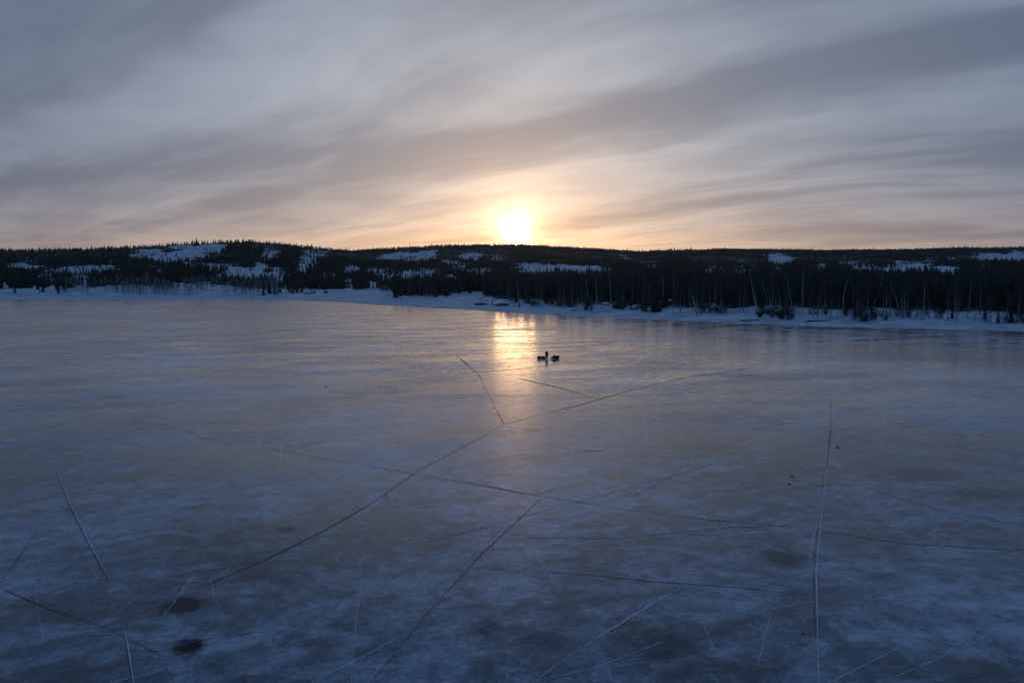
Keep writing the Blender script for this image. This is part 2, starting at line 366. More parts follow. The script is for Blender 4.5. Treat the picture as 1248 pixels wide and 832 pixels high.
for i in range(46):
    px=rc.uniform(-40,1290); py=rc.uniform(625,830) if rc.random()<2 else 0
    c=gp(px,py); an=rc.choice((.5,.62,2.2,1.35,.15,2.9))+rc.uniform(-.18,.18); L=rc.uniform(3,13)*(1 if py>600 else 2.2); bend=rc.uniform(-.12,.12)
    P3=[]
    for q in (-.5,-.17,.17,.5):
        x=c[0]+math.cos(an+bend*q)*L*q; y=c[1]+math.sin(an+bend*q)*L*q; u_,v_=project(np.array([x]),np.array([y]),np.array([0.])); P3.append((float(u_[0]),float(v_[0])))
    crack(P3,.026 if py>600 else .06,M_faint if rc.random()<.6 else M_white,z=.016+.0001*i,jit=.2,seed=i+100)
# ------------------------------------------------------------------ terrain
shore_px=[(-900,366),(0,366),(150,366),(300,365.6),(370,366.4),(450,371),(520,375),(620,381),(700,386),(800,390),(900,394),(1000,398),(1100,400.5),(1248,404),(1600,413),(2400,430)]
tree_px=[(-900,363),(0,363.3),(150,363.3),(300,363.2),(350,363),(372,361),(430,357),(476,355.5),(481,367),(535,367.5),(545,364),(560,361),(588,361),(592,369.5),(620,374.5),(700,380.5),(750,383),(850,388),(950,391.5),(1050,394),(1150,396),(1248,399),(1600,406),(2400,421)]
def polyR(pts):
    az=[];rr=[]
    for px,py in pts:
        g=gp(px,py,0); az.append(math.atan2(g[0],g[1])); rr.append(math.hypot(*g))
    return np.array(az),np.array(rr)
sa,sr=polyR(shore_px); ta,tr=polyR(tree_px)
rs_=np.random.default_rng(3)
def wob(az,seed,amp):
    o=np.zeros_like(az); r=np.random.default_rng(seed)
    for k in range(10): o+=np.sin(az*r.uniform(15,220)+r.uniform(0,6.28))*amp/(1+k*.4)*r.uniform(.4,1)
    return o
def Rshore(az): return np.interp(az,sa,sr)*(1+wob(az,5,.004))
def Rtree(az): return np.maximum(np.interp(az,ta,tr)*(1+wob(az,6,.006)),Rshore(az)+12)
sky_px=[(-600,306),(0,303),(100,302),(150,300),(200,297),(240,294.5),(290,292),(330,294),(380,300),(430,305),(500,301),(560,298),(620,298),(660,300),(720,303),(780,307),(850,306),(900,304),(960,306),(1050,306),(1100,305),(1200,303),(1248,303),(1900,300)]
cx_=np.array([-600,0,150,300,400,450,600,750,950,1248,1900.])
y1000=np.array([347,346,345,343,346,348,350,350,350,350,350.])
y1800=np.array([328,327,323,317,320,323,322,323,324,324,324.])
Rr_=np.array([2400,2400,2300,2200,2500,2800,3000,3400,4000,4000,4200.])
zbank=np.array([4,8,10,9,5,3,4,4.5,4.8,5.2,5.])
def noise2(x,y,seed,wl,n=14):
    r=np.random.default_rng(seed); o=np.zeros_like(x)
    for k in range(n):
        a=r.uniform(0,6.283); f=6.283/wl*r.uniform(.5,2.2); o+=np.sin((x*math.cos(a)+y*math.sin(a))*f+r.uniform(0,6.28))
    return o/math.sqrt(n)
def ground(x,y):
    x=np.asarray(x,float); y=np.asarray(y,float)
    az=np.arctan2(x,y); r=np.hypot(x,y); px=624+F*np.tan(np.clip(az,-1.2,1.2)); ca=np.cos(az)
    s=Rshore(az); tq=Rtree(az); RR=np.interp(px,cx_,Rr_)
    k=lambda yy,rr: H-(yy-YH)/F*rr*ca
    zr=k(np.interp(px,[p[0] for p in sky_px],[p[1] for p in sky_px]),RR)-9
    z1=k(np.interp(px,cx_,y1000),1000.); z2=k(np.interp(px,cx_,y1800),1800.)
    zb=np.interp(px,cx_,zbank)
    z=np.zeros_like(r)-1.0
    R0=[s-30,s,s+7,tq,tq+np.where(px<420,110,45),np.maximum(tq+160,800),1000+0*r,1800+0*r,RR,RR*1.25,RR*2.5]
    Z0=[-2+0*r,-.12+0*r,.45+0*r,1.1+0*r,zb,np.minimum(zb+1,z1),z1,z2,zr,zr*.93,zr*.7]
    # piecewise smooth interpolation
    for i in range(len(R0)-1):
        q=np.clip((r-R0[i])/np.maximum(R0[i+1]-R0[i],1e-3),0,1)
        q=q*q*(3-2*q)*.35+q*.65 if i>3 else q
        m=(r>=R0[i])&(r<=R0[i+1]+.001); z=np.where(m,Z0[i]+(Z0[i+1]-Z0[i])*q,z)
    z=np.where(r>RR*2.5,zr*.7,z)
    land=np.clip((r-tq)/60,0,1); far=np.clip((r-900)/1500,0,1)*np.clip((RR*1.0-r)/500,0,1)
    z=z+land*noise2(x,y,11,60)*.45+far*noise2(x,y,12,700)*np.where(px<620,12,7)+far*noise2(x,y,13,260)*2.5+np.clip((r-s)/8,0,1)*noise2(x,y,14,14)*.07
    return z
# clearings seen on the hillsides: (cx,cy,rx,ry,tilt,strength)
CLR=[(228,306,38,8.5,-.12,1),(185,309,26,7,.0,.8),(262,301,12,5,-.1,1),(25,322,26,3.2,-.1,1),(95,330,60,8,-.12,.72),(60,338,18,6,0,.6),(130,324,22,5,-.1,.75),(6,346,10,2.5,0,.9),(42,342,3,2,0,.9),(100,338,10,4,0,.9),
 (300,331,42,6.5,.10,.95),(335,335,22,8,.1,.9),(270,322,26,2.5,.02,.85),(235,323,10,2,0,.6),(190,330,18,2,-.25,.75),(318,322,10,3,0,1),(330,308,11,6,0,.8),(372,317,14,5,.1,.95),(385,308,18,5,0,.7),(368,327,6,6,0,.7),(402,333,8,3,0,.6),(425,342,5,3,0,.9),(429,324,8,3,.1,.9),
 (500,310,36,5,-.05,.85),(520,307,15,4,0,.95),(555,320,20,3,.1,.75),(470,333,16,6,0,.62),(495,335,18,5,0,.8),(465,328,16,4,0,.6),(510,329,22,4,0,.6),(550,336,10,3,0,.9),(575,309,16,2.5,0,.7),(585,327,25,2.5,0,.6),(605,311,10,2,0,.5),(455,345,8,4,0,.6),
 (655,323.5,34,4.2,.02,1),(705,325,45,2.8,.04,1),(780,317,28,1.3,.14,.55),(762,311,10,1,.3,.5),(795,320,8,2,0,.6),(855,314,16,3,0,.35),(900,314,16,3,0,.35),(950,313,18,5,0,1.1),(948,324,8,1.8,0,.9),(870,325,20,2.4,0,.55),(910,324,18,2,0,.6),
 (1005,321,16,1.2,.0,.9),(1035,319,20,1.3,-.05,.9),(1060,323,24,3.4,0,.8),(1110,322,36,4,.08,1.35),(1150,326,18,3,.1,1),(1085,326,14,4,0,.7),(1135,315,8,2.5,0,.7),(1160,314,7,2,0,.6),(1213,311,24,4.5,.05,1.1),(1240,309,16,4.5,.05,1.1),(1190,322,40,2,0,.45),(1205,330,20,3,0,.3),
 (215,354,112,11,-.02,1.3),(140,358,60,7,0,1.1),(250,352,60,11,0,1.3),(385,356,22,4,0,.6),(300,352,30,8,0,.45),(1180,312,30,1.5,0,.4)]
def clearing(x,y,z):
    """0..1 how open the forest is at a ground point"""
    px,py=project(x,y,z); r=np.hypot(x,y)
    n=noise2(x,y,21,120)*.33+noise2(x,y,22,45)*.24
    c=np.zeros_like(px)
    for (cx,cy,rx,ry,tl,st) in CLR:
        u=px-cx; v=(py-1.2)-cy-u*tl; v=v-np.clip(v,0,1)*0-np.clip(v,0,9.5*F/np.maximum(r,300))
        d=np.sqrt((u/rx)**2+(v/ry)**2); q=np.clip((1.12+n*.9-d)/.35,0,1)*st*.97
        c=np.maximum(c,q)
    return np.minimum(c,1.0)
def nosnow(x,y):   # open shore strip
    az=np.arctan2(x,y); r=np.hypot(x,y); return r<Rtree(az)
azs=np.radians(np.arange(-58,58.01,.16)); NA=len(azs)
u=np.concatenate([np.linspace(0,.02,4)[:-1],np.linspace(.02,1,240)]); 
SH=Rshore(azs); TQ=Rtree(azs)
rad=[]
fr=np.concatenate([[-20,0,3,7,14],np.linspace(20,200,28),np.geomspace(210,1200,60)[0:],np.linspace(1215,4300,150),np.geomspace(4400,12000,16)])
NR=len(fr)
X=np.zeros((NR,NA));Y=np.zeros((NR,NA))
for i,f_ in enumerate(fr):
    rr=SH+f_; X[i]=rr*np.sin(azs); Y[i]=rr*np.cos(azs)
Z=ground(X,Y)
V=np.stack([X.ravel(),Y.ravel(),Z.ravel()],1)
ii,jj=np.meshgrid(np.arange(NR-1),np.arange(NA-1),indexing='ij')
a=(ii*NA+jj).ravel(); Fc=np.stack([a,a+1,a+NA+1,a+NA],1)
me=mesh_np('hills',V,Fc,M_land,True)
cl_=np.maximum(clearing(V[:,0],V[:,1],V[:,2]),nosnow(V[:,0],V[:,1]).astype(float))
azv=np.arctan2(V[:,0],V[:,1]); rv=np.hypot(V[:,0],V[:,1])
cl_=np.maximum(cl_,np.clip(1-(rv-Rtree(azv)-np.where(colpx(V[:,0],V[:,1])<420,140,25))/30,0,1)*np.where(colpx(V[:,0],V[:,1])<420,1.0,.75))
at=me.attributes.new('clear','FLOAT','POINT'); at.data.foreach_set('value',cl_.astype(np.float32))
hills=link('hills',me); tag(hills,'snowy forested hills rising beyond the frozen lake',None,None,'structure')
# ------------------------------------------------------------------ tree prototypes
def tube(V,Fc,pts,rads,n=6):
    base=len(V); prev=None
    for k,(p,r) in enumerate(zip(pts,rads)):
        p=Vector(p)
        d=(Vector(pts[min(k+1,len(pts)-1)])-Vector(pts[max(k-1,0)])).normalized()
        s=d.cross(Vector((0,1,.13))).normalized(); q=d.cross(s)
        for i in range(n):
            a=2*math.pi*i/n; V.append(tuple(p+s*math.cos(a)*r+q*math.sin(a)*r))
        if k:
            b0=base+(k-1)*n; b1=base+k*n
            for i in range(n): Fc.append((b0+i,b0+(i+1)%n,b1+(i+1)%n,b1+i))
def spruce_proto(seed,hgt,wid,ragged=.3,base=.06):
    r=random.Random(seed); V=[];Fc=[]
    bend=r.uniform(-.01,.01)*hgt
    tube(V,Fc,[(bend*q*q,0,hgt*q*.98) for q in (0,.1,.3,.6,.9,1)],[.018*hgt*(1-q)+.02 for q in (0,.12,.3,.6,.9,1)],7)
    trunk=mesh_py('trunk',V,Fc,M_bark,True)
    CV=[];CF=[]
    tiers=int(15+hgt*.5)
    for k in range(tiers):
        q=base+(1-base)*(k/tiers)**.92; z=hgt*q; L=wid*((1-q)**.8)*r.uniform(1-ragged,1.08)+.25
        if q<.22: L*=.75+r.uniform(0,.35)
        nb=r.randint(6,9) if q<.8 else r.randint(4,6); a0=r.uniform(0,6.28)
        for i in range(nb):
            if r.random()<.10: continue
            a=a0+6.283*i/nb+r.uniform(-.25,.25); l=L*r.uniform(.65,1.12); dr=l*r.uniform(.25,.55)*(1.2-q)
            ca,sa_=math.cos(a),math.sin(a)
            def P(rad,side,dz): return (bend*q*q+ca*rad-sa_*side,sa_*rad+ca*side,z+dz)
            w_=l*r.uniform(.16,.26)+.08
            b0=len(CV)
            CV.extend([P(0,0,.15),P(l*.45,w_,-dr*.35),P(l,0,-dr),P(l*.45,-w_,-dr*.35),P(l*.5,0,.05-dr*.2)])
            CF.extend([(b0,b0+1,b0+4),(b0+1,b0+2,b0+4),(b0+2,b0+3,b0+4),(b0+3,b0,b0+4)])
            for s_ in (-1,1):     # hanging side sprays
                for f_ in (.35,.62,.85):
                    ll=l*r.uniform(.16,.32); b0=len(CV)
                    CV.extend([P(l*f_,0,-dr*f_),P(l*(f_+.14),s_*ll,-dr*f_-ll*.35),P(l*(f_+.05),s_*ll*.25,-dr*f_-ll*r.uniform(.6,1.1))])
                    CF.append((b0,b0+1,b0+2))
    crown=mesh_np('crown',np.array(CV),np.array(CF),M_needle)
    return trunk,crown
def grow(r,V,Fc,p,d,L,rad,lvl,maxl,droop):
    n=4 if lvl<2 else 3; pts=[p]; rads=[rad]; q=Vector(p); dd=Vector(d)
    for k in range(n):
        dd=(dd+Vector((r.uniform(-.18,.18),r.uniform(-.18,.18),droop*(k+1)*.12+r.uniform(-.05,.12)))).normalized()
        q=q+dd*L/n; pts.append(q.copy()); rads.append(max(.008,rad*(1-(k+1)/n*.8)))
    tube(V,Fc,pts,rads,4 if lvl<2 else 3)
    if lvl<maxl:
        for k in range(1,len(pts)):
            for _ in range(2 if lvl<2 else 1):
                a=r.uniform(0,6.28); sd=Vector((math.cos(a),math.sin(a),r.uniform(.0,.7)))
                grow(r,V,Fc,pts[k],(dd*.8+sd*.7).normalized(),L*r.uniform(.35,.6),rads[k]*.6,lvl+1,maxl,droop)
def bare_proto(seed,hgt,lean=(0,0),curve=(0,0),crown_from=.4,mat=None,fork=False,thick=1.0,spread=1.0):
    r=random.Random(seed); V=[];Fc=[]; n=10; pts=[];rads=[]
    for k in range(n+1):
        q=k/n; pts.append(Vector((lean[0]*q+curve[0]*q*q+math.sin(q*7+seed)*.10,lean[1]*q+curve[1]*q*q+math.cos(q*6+seed)*.1,hgt*q*(1-.5*(abs(curve[0])/hgt)**2*q))))
        rads.append((.014*hgt*thick)*(1-q)**.9+.02)
    tube(V,Fc,pts,rads,7)
    trunk=mesh_py('trunk',V,Fc,mat or M_birch,True)
    CV=[];CF=[]
    if fork:
        for s in (-1,1): grow(r,CV,CF,pts[5],Vector((s*.45,0,1)).normalized(),hgt*.5,rads[5]*.8,0,3,.0)
    for k in range(int(22*spread)+6):
        q=r.uniform(crown_from,.98); i=min(n-1,int(q*n)); p=pts[i].lerp(pts[i+1],q*n-i); a=r.uniform(0,6.28)
        up=r.uniform(.5,1.3); d=Vector((math.cos(a),math.sin(a),up)).normalized()
        grow(r,CV,CF,p,d,hgt*(.10+.22*(1-q))*r.uniform(.7,1.2)*spread,rads[i]*.45+.01,1,3,-.3)
    crown=mesh_py('crown',CV,CF,M_twig)
    return trunk,crown
def shrub_proto(seed,hgt,wid,mat,n=26):
    r=random.Random(seed); V=[];Fc=[]
    for k in range(n):
        a=r.uniform(0,6.28); o=r.uniform(0,wid*.35); d=Vector((math.cos(a)*r.uniform(.1,.7)*wid/hgt,math.sin(a)*r.uniform(.1,.7)*wid/hgt,1)).normalized()
        grow(r,V,Fc,Vector((math.cos(a)*o,math.sin(a)*o,-.2)),d,hgt*r.uniform(.35,1.2),.024,1,3,-.1)
    return mesh_py('bare_shrub',V,Fc,mat)
SPR=[spruce_proto(100+i,h,w_,rg,bs) for i,(h,w_,rg,bs) in enumerate([(17,3.0,.3,.05),(19,3.3,.35,.10),(15,2.5,.3,.03),(21,3.4,.4,.14),(13,2.3,.3,.02),(18,2.4,.25,.08),(16,3.4,.45,.05)])]
BARE=[bare_proto(200+i,h,(l,0),(c,0),cf,M_greybark,thick=1.15) for i,(h,l,c,cf) in enumerate([(15,.6,0,.35),(17,-.8,.5,.45),(13,.3,-.8,.3),(16,0,.4,.5),(11,-.5,.3,.25)])]
HT=[17,19,15,21,13,18,16]
def tree_inst(name,proto,loc,rz,s,label,cat,group):
    e=empty(name,loc,rz,s); tag(e,label,cat,group)
    link('trunk',proto[0],e); link('crown',proto[1],e); return e
def zone_at(px):
    return px
def gz(x,y): return float(ground(np.array([x]),np.array([y]))[0])
# pale birches seen against the dark wood: base px, base py, top px, top py, curve(px), fork, label
BIR=[(744.5,368,742,332,0,True,'tall pale birch with forked crown standing above the dark red boulder'),
 (727,371,726,334,0,False,'slender pale birch just left of the forked birch'),
 (718,372,713,337,0,False,'pale birch leaning left, second trunk left of the forked birch'),
 (705,374,702,352,0,False,'short thin birch near the snowy bank, left of the paired slender birches'),
 (789,368,784,337,2,False,'curved birch, left trunk of the pair above the driftwood'),
 (792,369,789,343,0,False,'thinner birch, right trunk of the pair above the driftwood'),
 (808,370,807,334,0,False,'faint upright birch between the curved pair and the bright straight birch'),
 (821,368,820,331,0,False,'bright straight birch rising behind the snow covered boulders'),
 (849,380,836,343,2,False,'birch leaning strongly left, tallest of the crossed leaning birches'),
 (843,381,838,354,0,False,'dim short birch beside the strongly left leaning birch'),
 (921,376,911,331,3,False,'tall pale birch bending to the left at its top, on the shore bank'),
 (923,378,919,350,0,False,'short birch close beside the tall left bending birch'),
 (937,379,928,344,1,False,'bowed birch, left of the two trunks on the snowy bank rise'),
 (941,380,934,349,0,False,'thin birch hugging the bowed birch on its right'),
 (951,375,946,346,2,False,'pale birch with a kinked trunk, near the dark snow-topped rock'),
 (965,376,958,337,0,False,'pale birch leaning slightly left, next to the straight tall one'),
 (978,377,977,329,0,False,'tall dead straight white birch, brightest trunk of the right wood'),
 (1005,384,998,361,0,False,'low birch sapling leaning left on the right bank'),
 (1028,378,1032,340,-9,False,'birch bowing in an arc to the right, left half of the arched pair'),
 (1040,374,1038,346,-1,False,'upright birch with drooping top, right half of the arched pair'),
 (1064,374,1075,334,1,False,'pale birch leaning right behind the snowy gap between small spruces'),
 (1095,375,1083,342,1,False,'forked birch leaning left with open branches, far right wood'),
 (1078,380,1083,363,0,False,'short crooked birch under the open branched leaning birch'),
 (1127,389,1125,344,0,False,'thin dark birch standing alone at the edge of the right bank'),
 (566,366,561,346,0,False,'pale birch at the corner of the snow covered inlet'),
 (534,366,530,350,0,False,'small pale birch in front of the dark wood near the inlet'),
 (632,332+40,631,340,0,False,'dim birch in the wood straight under the sun')]
birches=[]
for i,(bx,by,tx,ty,cv,fk,lab) in enumerate(BIR):
    az=math.atan2(bx-624,F); s=float(Rtree(np.array([az]))[0])
    # walk out along the azimuth until the ground projects at the wanted base row
    best=None
    for rr in np.arange(s+2,s+140,2.0):
        x,y=rr*math.sin(az),rr*math.cos(az); z=gz(x,y); py=float(project(x,y,z)[1])
        if best is None or abs(py-by)<best[0]: best=(abs(py-by),x,y,z,py)
    _,x,y,z,py=best
    k=y/F; hgt=(py-ty)*k*1.02; lean=(tx-bx)*k
    pr=bare_proto(300+i,hgt,(lean*1.0+cv*k,0),(-cv*k,0),.45 if not fk else .5,M_birch,fk,thick=1.0,spread=.6)
    tree_inst('birch_tree',pr,(x,y,z-.2),0,1,lab,'birch','pale birches along the far shore'); birches.append((x,y))
birches=np.array(birches)
# spruces: nearest 300 individuals
def sample_band(n,px0,px1,d0,d1,rg):
    px=rg.uniform(px0,px1,n); az=np.arctan((px-624)/F); r=Rtree(az)+rg.uniform(d0,d1,n)
    return r*np.sin(az),r*np.cos(az)
rg=np.random.default_rng(42)
cand=[]
ZN=[('dark spruce at the far left lakeshore, left of the birch slope',-60,110),
    ('dark conifer in the shore wood below the left hill, left of the snowy spit',110,380),
    ('dark conifer in the wood between the snowy spit and the inlet',478,590),
    ('dark spruce in the wood straight below the sun glow',590,690),
    ('dark spruce in the stand between the forked birch and the bright straight birch',690,830),
    ('dark spruce in the dense stand between the left leaning birches',830,980),
    ('dark spruce in the stand around the arched birch pair',980,1120),
    ('dark spruce at the right end of the shore wood',1120,1330)]
pts=[]
def try_add(x,y,mind):
    for (a,b_,*_r) in pts:
        if (a-x)**2+(b_-y)**2<mind*mind: return False
    return True
quota=[8,14,34,30,48,52,52,62]
for (lab,p0,p1),q in zip(ZN,quota):
    c=0; tries=0
    while c<q and tries<4000:
        tries+=1
        x,y=sample_band(1,p0,p1,14 if p0<690 else 32,105,rg); x=float(x[0]);y=float(y[0])
        z=gz(x,y); cc=float(clearing(np.array([x]),np.array([y]),np.array([z]))[0])
        if cc>.4 or not try_add(x,y,3.6 if p0>400 else 6): continue
        if len(birches) and min(abs(colpx(birches[:,0],birches[:,1])-colpx(x,y)))<2.6 and y<np.hypot(*birches[0])*1.3 and rg.random()<.85 and math.hypot(x,y)<float(Rtree(np.array([math.atan2(x,y)]))[0])+60: continue
        pts.append((x,y)); c+=1
        i=int(rg.integers(0,7)); want=rg.uniform(12.5,17.5)
        if rg.random()<.12: want*=1.2
        if p0<478: want*=.85
        s=want/HT[i]
        tree_inst('spruce_tree',SPR[i],(x,y,z-.3),rg.uniform(0,6.28),s,lab,'spruce','dark spruces of the shore wood')
# distinctive small spruces on the shore strip
for (bx,by,hh,lab) in [(1048,388,6.5,'small dark spruce standing left of the pale snowy gap'),(1062,388,7,'small dark spruce right of the pale snowy gap on the bank'),(1160,391,8,'bushy low spruce with bare ground under it on the right bank'),(1200,393,9.5,'spruce standing forward of the wood near the right frame edge'),(633,374.5,4.5,'small spruce on the snow bank below the sun'),(600,371,4.0,'small spruce on the dark knoll beside the inlet'),(1232,394,9,'dark spruce furthest right on the snow bank'),(1216,394,7,'narrow spruce second from the right frame edge')]:
    g=gp(bx,by,1.2); x,y=g; z=gz(x,y); i=int(rg.integers(0,7))
    tree_inst('spruce_tree',SPR[i],(x,y,z-.2),rg.uniform(0,6),hh/HT[i],lab,'spruce','young spruces on the snow bank')
# bare deciduous individuals
c=0; tries=0
BZ=[('bare grey birch with thin dark trunk on the white slope of the left shore',110,340,95,'l'),('bare dark tree in front of the wood between spit and inlet',480,560,26,'m'),('bare dark tree at the wood edge below the sun',600,700,30,'m'),('bare dark tree at the wood edge left of the bright straight birch',700,830,30,'m'),('bare dark tree along the wood edge under the left leaning birches',830,1000,36,'m'),('bare dark tree along the right end of the wood edge',1000,1300,50,'m')]
for lab,p0,p1,q,k in BZ:
    for _ in range(q):
        x,y=sample_band(1,p0,p1,*((5,150) if k=='l' else (1,30)),rg); x=float(x[0]);y=float(y[0]); z=gz(x,y)
        i=int(rg.integers(0,5)); tree_inst('bare_tree',BARE[i],(x,y,z-.2),rg.uniform(0,6.28),rg.uniform(.55,1.0) if k=='m' else rg.uniform(.45,.75),lab,'bare tree','bare trees at the lakeshore')
# shrubs on the bank
SHR=[shrub_proto(400+i,h,w_,m_) for i,(h,w_,m_) in enumerate([(2.2,2.2,M_twig),(3.0,2.0,M_twig),(1.6,2.6,M_reed),(2.4,3.0,M_reed)])]
SZ=[('leafless brown shrub at the tip of the snowy spit',452,482,14,(2,3)),('leafless dark shrub on the bank between inlet and sun glow',596,700,30,(0,1,3)),('leafless twiggy shrub in the thicket above the driftwood',775,815,26,(0,1)),('leafless shrub on the snowy bank below the forked birch',700,775,18,(0,1)),('leafless shrub on the snow bank left of the arched birches',815,1020,46,(0,1,0)),('leafless shrub on the snow bank at the right end of the shore',1020,1270,50,(0,1)),('low bare willow shrub on the left spit shore',372,412,16,(0,1))]
for lab,p0,p1,q,ks in SZ:
    for _ in range(q):
        if _%4==0: pc=rg.uniform(p0,p1); dc=rg.uniform(0,1)
        pw=rg.normal(0,(p1-p0)*.035); x,y=sample_band(1,pc+pw-.5,pc+pw+.5,-6+dc*34 if p0>590 else -2,dc*34 if p0>590 else 14,rg); x=float(x[0]);y=float(y[0]); z=gz(x,y)
        o=link('bare_shrub',SHR[ks[int(rg.integers(0,len(ks)))]]); o.location=(x,y,z); o.rotation_euler=(0,0,rg.uniform(0,6.28)); s=rg.uniform(.35,1.0)**1.3*1.5; o.scale=(s,s,s)
        tag(o,lab,'shrub','leafless shrubs on the snow bank')
# ------------------------------------------------------------------ boulders, driftwood
def boulder(seed,sx,sy,sz,mat,snowcap=True,name='boulder'):
    import bmesh
    r=random.Random(seed); bm=bmesh.new(); bmesh.ops.create_icosphere(bm,subdivisions=3,radius=1)
    ph=[(Vector((r.uniform(-1,1),r.uniform(-1,1),r.uniform(-1,1))).normalized(),r.uniform(.55,.95)) for _ in range(9)]
    for v in bm.verts:
        for d,k in ph:
            h=v.co.dot(d)
            if h>k: v.co-=d*(h-k)
        v.co=Vector((v.co.x*sx,v.co.y*sy,v.co.z*sz)); v.co+=Vector((r.uniform(-1,1),r.uniform(-1,1),r.uniform(-1,1)))*.04*min(sx,sz)
    me=bpy.data.meshes.new(name); bm.to_mesh(me)
    me.materials.append(mat)
    cap=None
    if snowcap:
        for f in list(bm.faces):
            f.normal_update()
        dl=[f for f in bm.faces if f.normal.z<.45]; bmesh.ops.delete(bm,geom=dl,context='FACES')
        for v in bm.verts: v.co.z+=.12*sz; v.co.x*=.97; v.co.y*=.97
        ex=bmesh.ops.extrude_face_region(bm,geom=bm.faces[:]); 
        for g in ex['geom']:
            if isinstance(g,bmesh.types.BMVert): g.co.z-=.18*sz
        cap=bpy.data.meshes.new('snow_cap'); bm.to_mesh(cap); cap.materials.append(M_snow)
    bm.free(); return me,cap
def place_boulder(px,py,sx,sy,sz,mat,lab,seed,cap=True,zz=1.3):
    x,y=gp(px,py,zz); z=gz(x,y); me,cp=boulder(seed,sx,sy,sz,mat,cap)
    o=link('boulder',me); o.location=(x,y,z+sz*.45); tag(o,lab,'boulder',None)
    if cp: link('snow_cap',cp,o)
place_boulder(751,378,2.9,2.2,1.9,M_redrock,'large dark red boulder on the snow bank below the forked birch',1,False)
for k,(px,py,sx,sz,lab) in enumerate([(738,376,2.6,1.0,'flat snow covered boulder left of the dark red boulder'),(806,378,2.4,1.3,'snow covered boulder, left one of the group below the bright straight birch'),(815,377,2.2,1.9,'tallest snow covered boulder below the bright straight birch'),(822,379,1.4,1.0,'small snow covered boulder right of the tallest one'),(870,382,2.5,2.2,'snow covered block shaped boulder right of the leaning birches'),(951,386,2.8,1.7,'dark boulder with arched snow top near the kinked birch'),(925,385,2.0,.9,'low dark boulder at the foot of the tall left bending birch'),(700,378,1.6,.9,'small snow topped boulder on the bank left of the forked birch')]):
    place_boulder(px,py,sx,sx*.8,sz,M_rock,lab,10+k)
place_boulder(612,372,5.5,3.0,1.2,M_rock,'long dark rock knoll right beside the snow covered inlet',40,False)
place_boulder(586,370.5,4.5,2.5,1.1,M_rock,'dark rock knoll jutting into the snow covered inlet',41,False)
def log(px,py,L,rad,ang,tilt,lab,seed):
    r=random.Random(seed); x,y=gp(px,py,1.1); z=gz(x,y); V=[];Fc=[]
    p=[Vector(((q-.5)*L,math.sin(q*5+seed)*.15,rad*.8+q*tilt+math.sin(q*9)*.04)) for q in [i/8 for i in range(9)]]
    tube(V,Fc,p,[rad*(1-.55*i/8) for i in range(9)],8)
    for _ in range(7):
        k=r.randint(2,7); a=r.uniform(0,6.28); tube(V,Fc,[p[k],p[k]+Vector((r.uniform(-.4,.4),math.cos(a)*.8,abs(math.sin(a))*.9+.2))],[rad*.35,.02],4)
    o=link('driftwood_log',mesh_py('driftwood_log',V,Fc,M_bark,True)); o.location=(x,y,z); o.rotation_euler=(0,0,ang); tag(o,lab,'log','fallen logs on the snow bank')
log(776,380,7,.45,.1,.6,'dark fallen log, left one of the heap right of the red boulder',1)
log(784,379,8,.5,-.15,1.6,'dark fallen log raised at one end, topmost of the heap right of the red boulder',2)
log(790,381,6,.4,.25,.3,'dark fallen log, right one of the heap right of the red boulder',3)
log(915,389.5,9,.3,.05,.2,'long thin log lying on the snow below the tall left bending birch',4)
log(1000,391,10,.28,-.05,.2,'long thin log lying on the snow left of the arched birches',5)
log(988,391.5,5,.25,.1,.2,'short log at the water edge of the snow left of the arched birches',6)
# ------------------------------------------------------------------ forest masses
def cone_proto(seed,tiers,n,jag=.25):
    r=np.random.default_rng(seed); V=[];T=[]
    for k in range(tiers):
        z0=.04+.9*k/tiers; z1=min(1.0,z0+1.35/tiers+.04); rad=(1-k/tiers)**.8
        b=len(V)
        for i in range(n):
            a=6.283*i/n+k*.5; rr=rad*(1+r.uniform(-jag,jag))*(1.0 if i%2 else .8)
            V.append((math.cos(a)*rr,math.sin(a)*rr,z0+r.uniform(-.03,.03)))
        V.append((r.uniform(-.03,.03),r.uniform(-.03,.03),z1))
        for i in range(n): T.append((b+i,b+(i+1)%n,b+n))
    return np.array(V),np.array(T)
def stick_proto():   # bare tree: thin trunk and a ragged fan of boughs
    V=[];T=[];r=np.random.default_rng(5)
    def spike(p,q,w_):
        b=len(V); p=np.array(p);q=np.array(q)
        for a in (0,2.1,4.2): V.append(tuple(p+np.array([math.cos(a)*w_,math.sin(a)*w_,0])))
        V.append(tuple(q)); T.extend([(b,b+1,b+3),(b+1,b+2,b+3),(b+2,b,b+3)])
    spike((0,0,0),(0,0,1),.09)
    for _ in range(16):
        z=r.uniform(.3,.85); a=r.uniform(0,6.28); l=r.uniform(.5,1.0)*(1.1-z)*1.3
        spike((0,0,z),(math.cos(a)*l,math.sin(a)*l,z+r.uniform(.1,.28)),.05)
    return np.array(V),np.array(T)
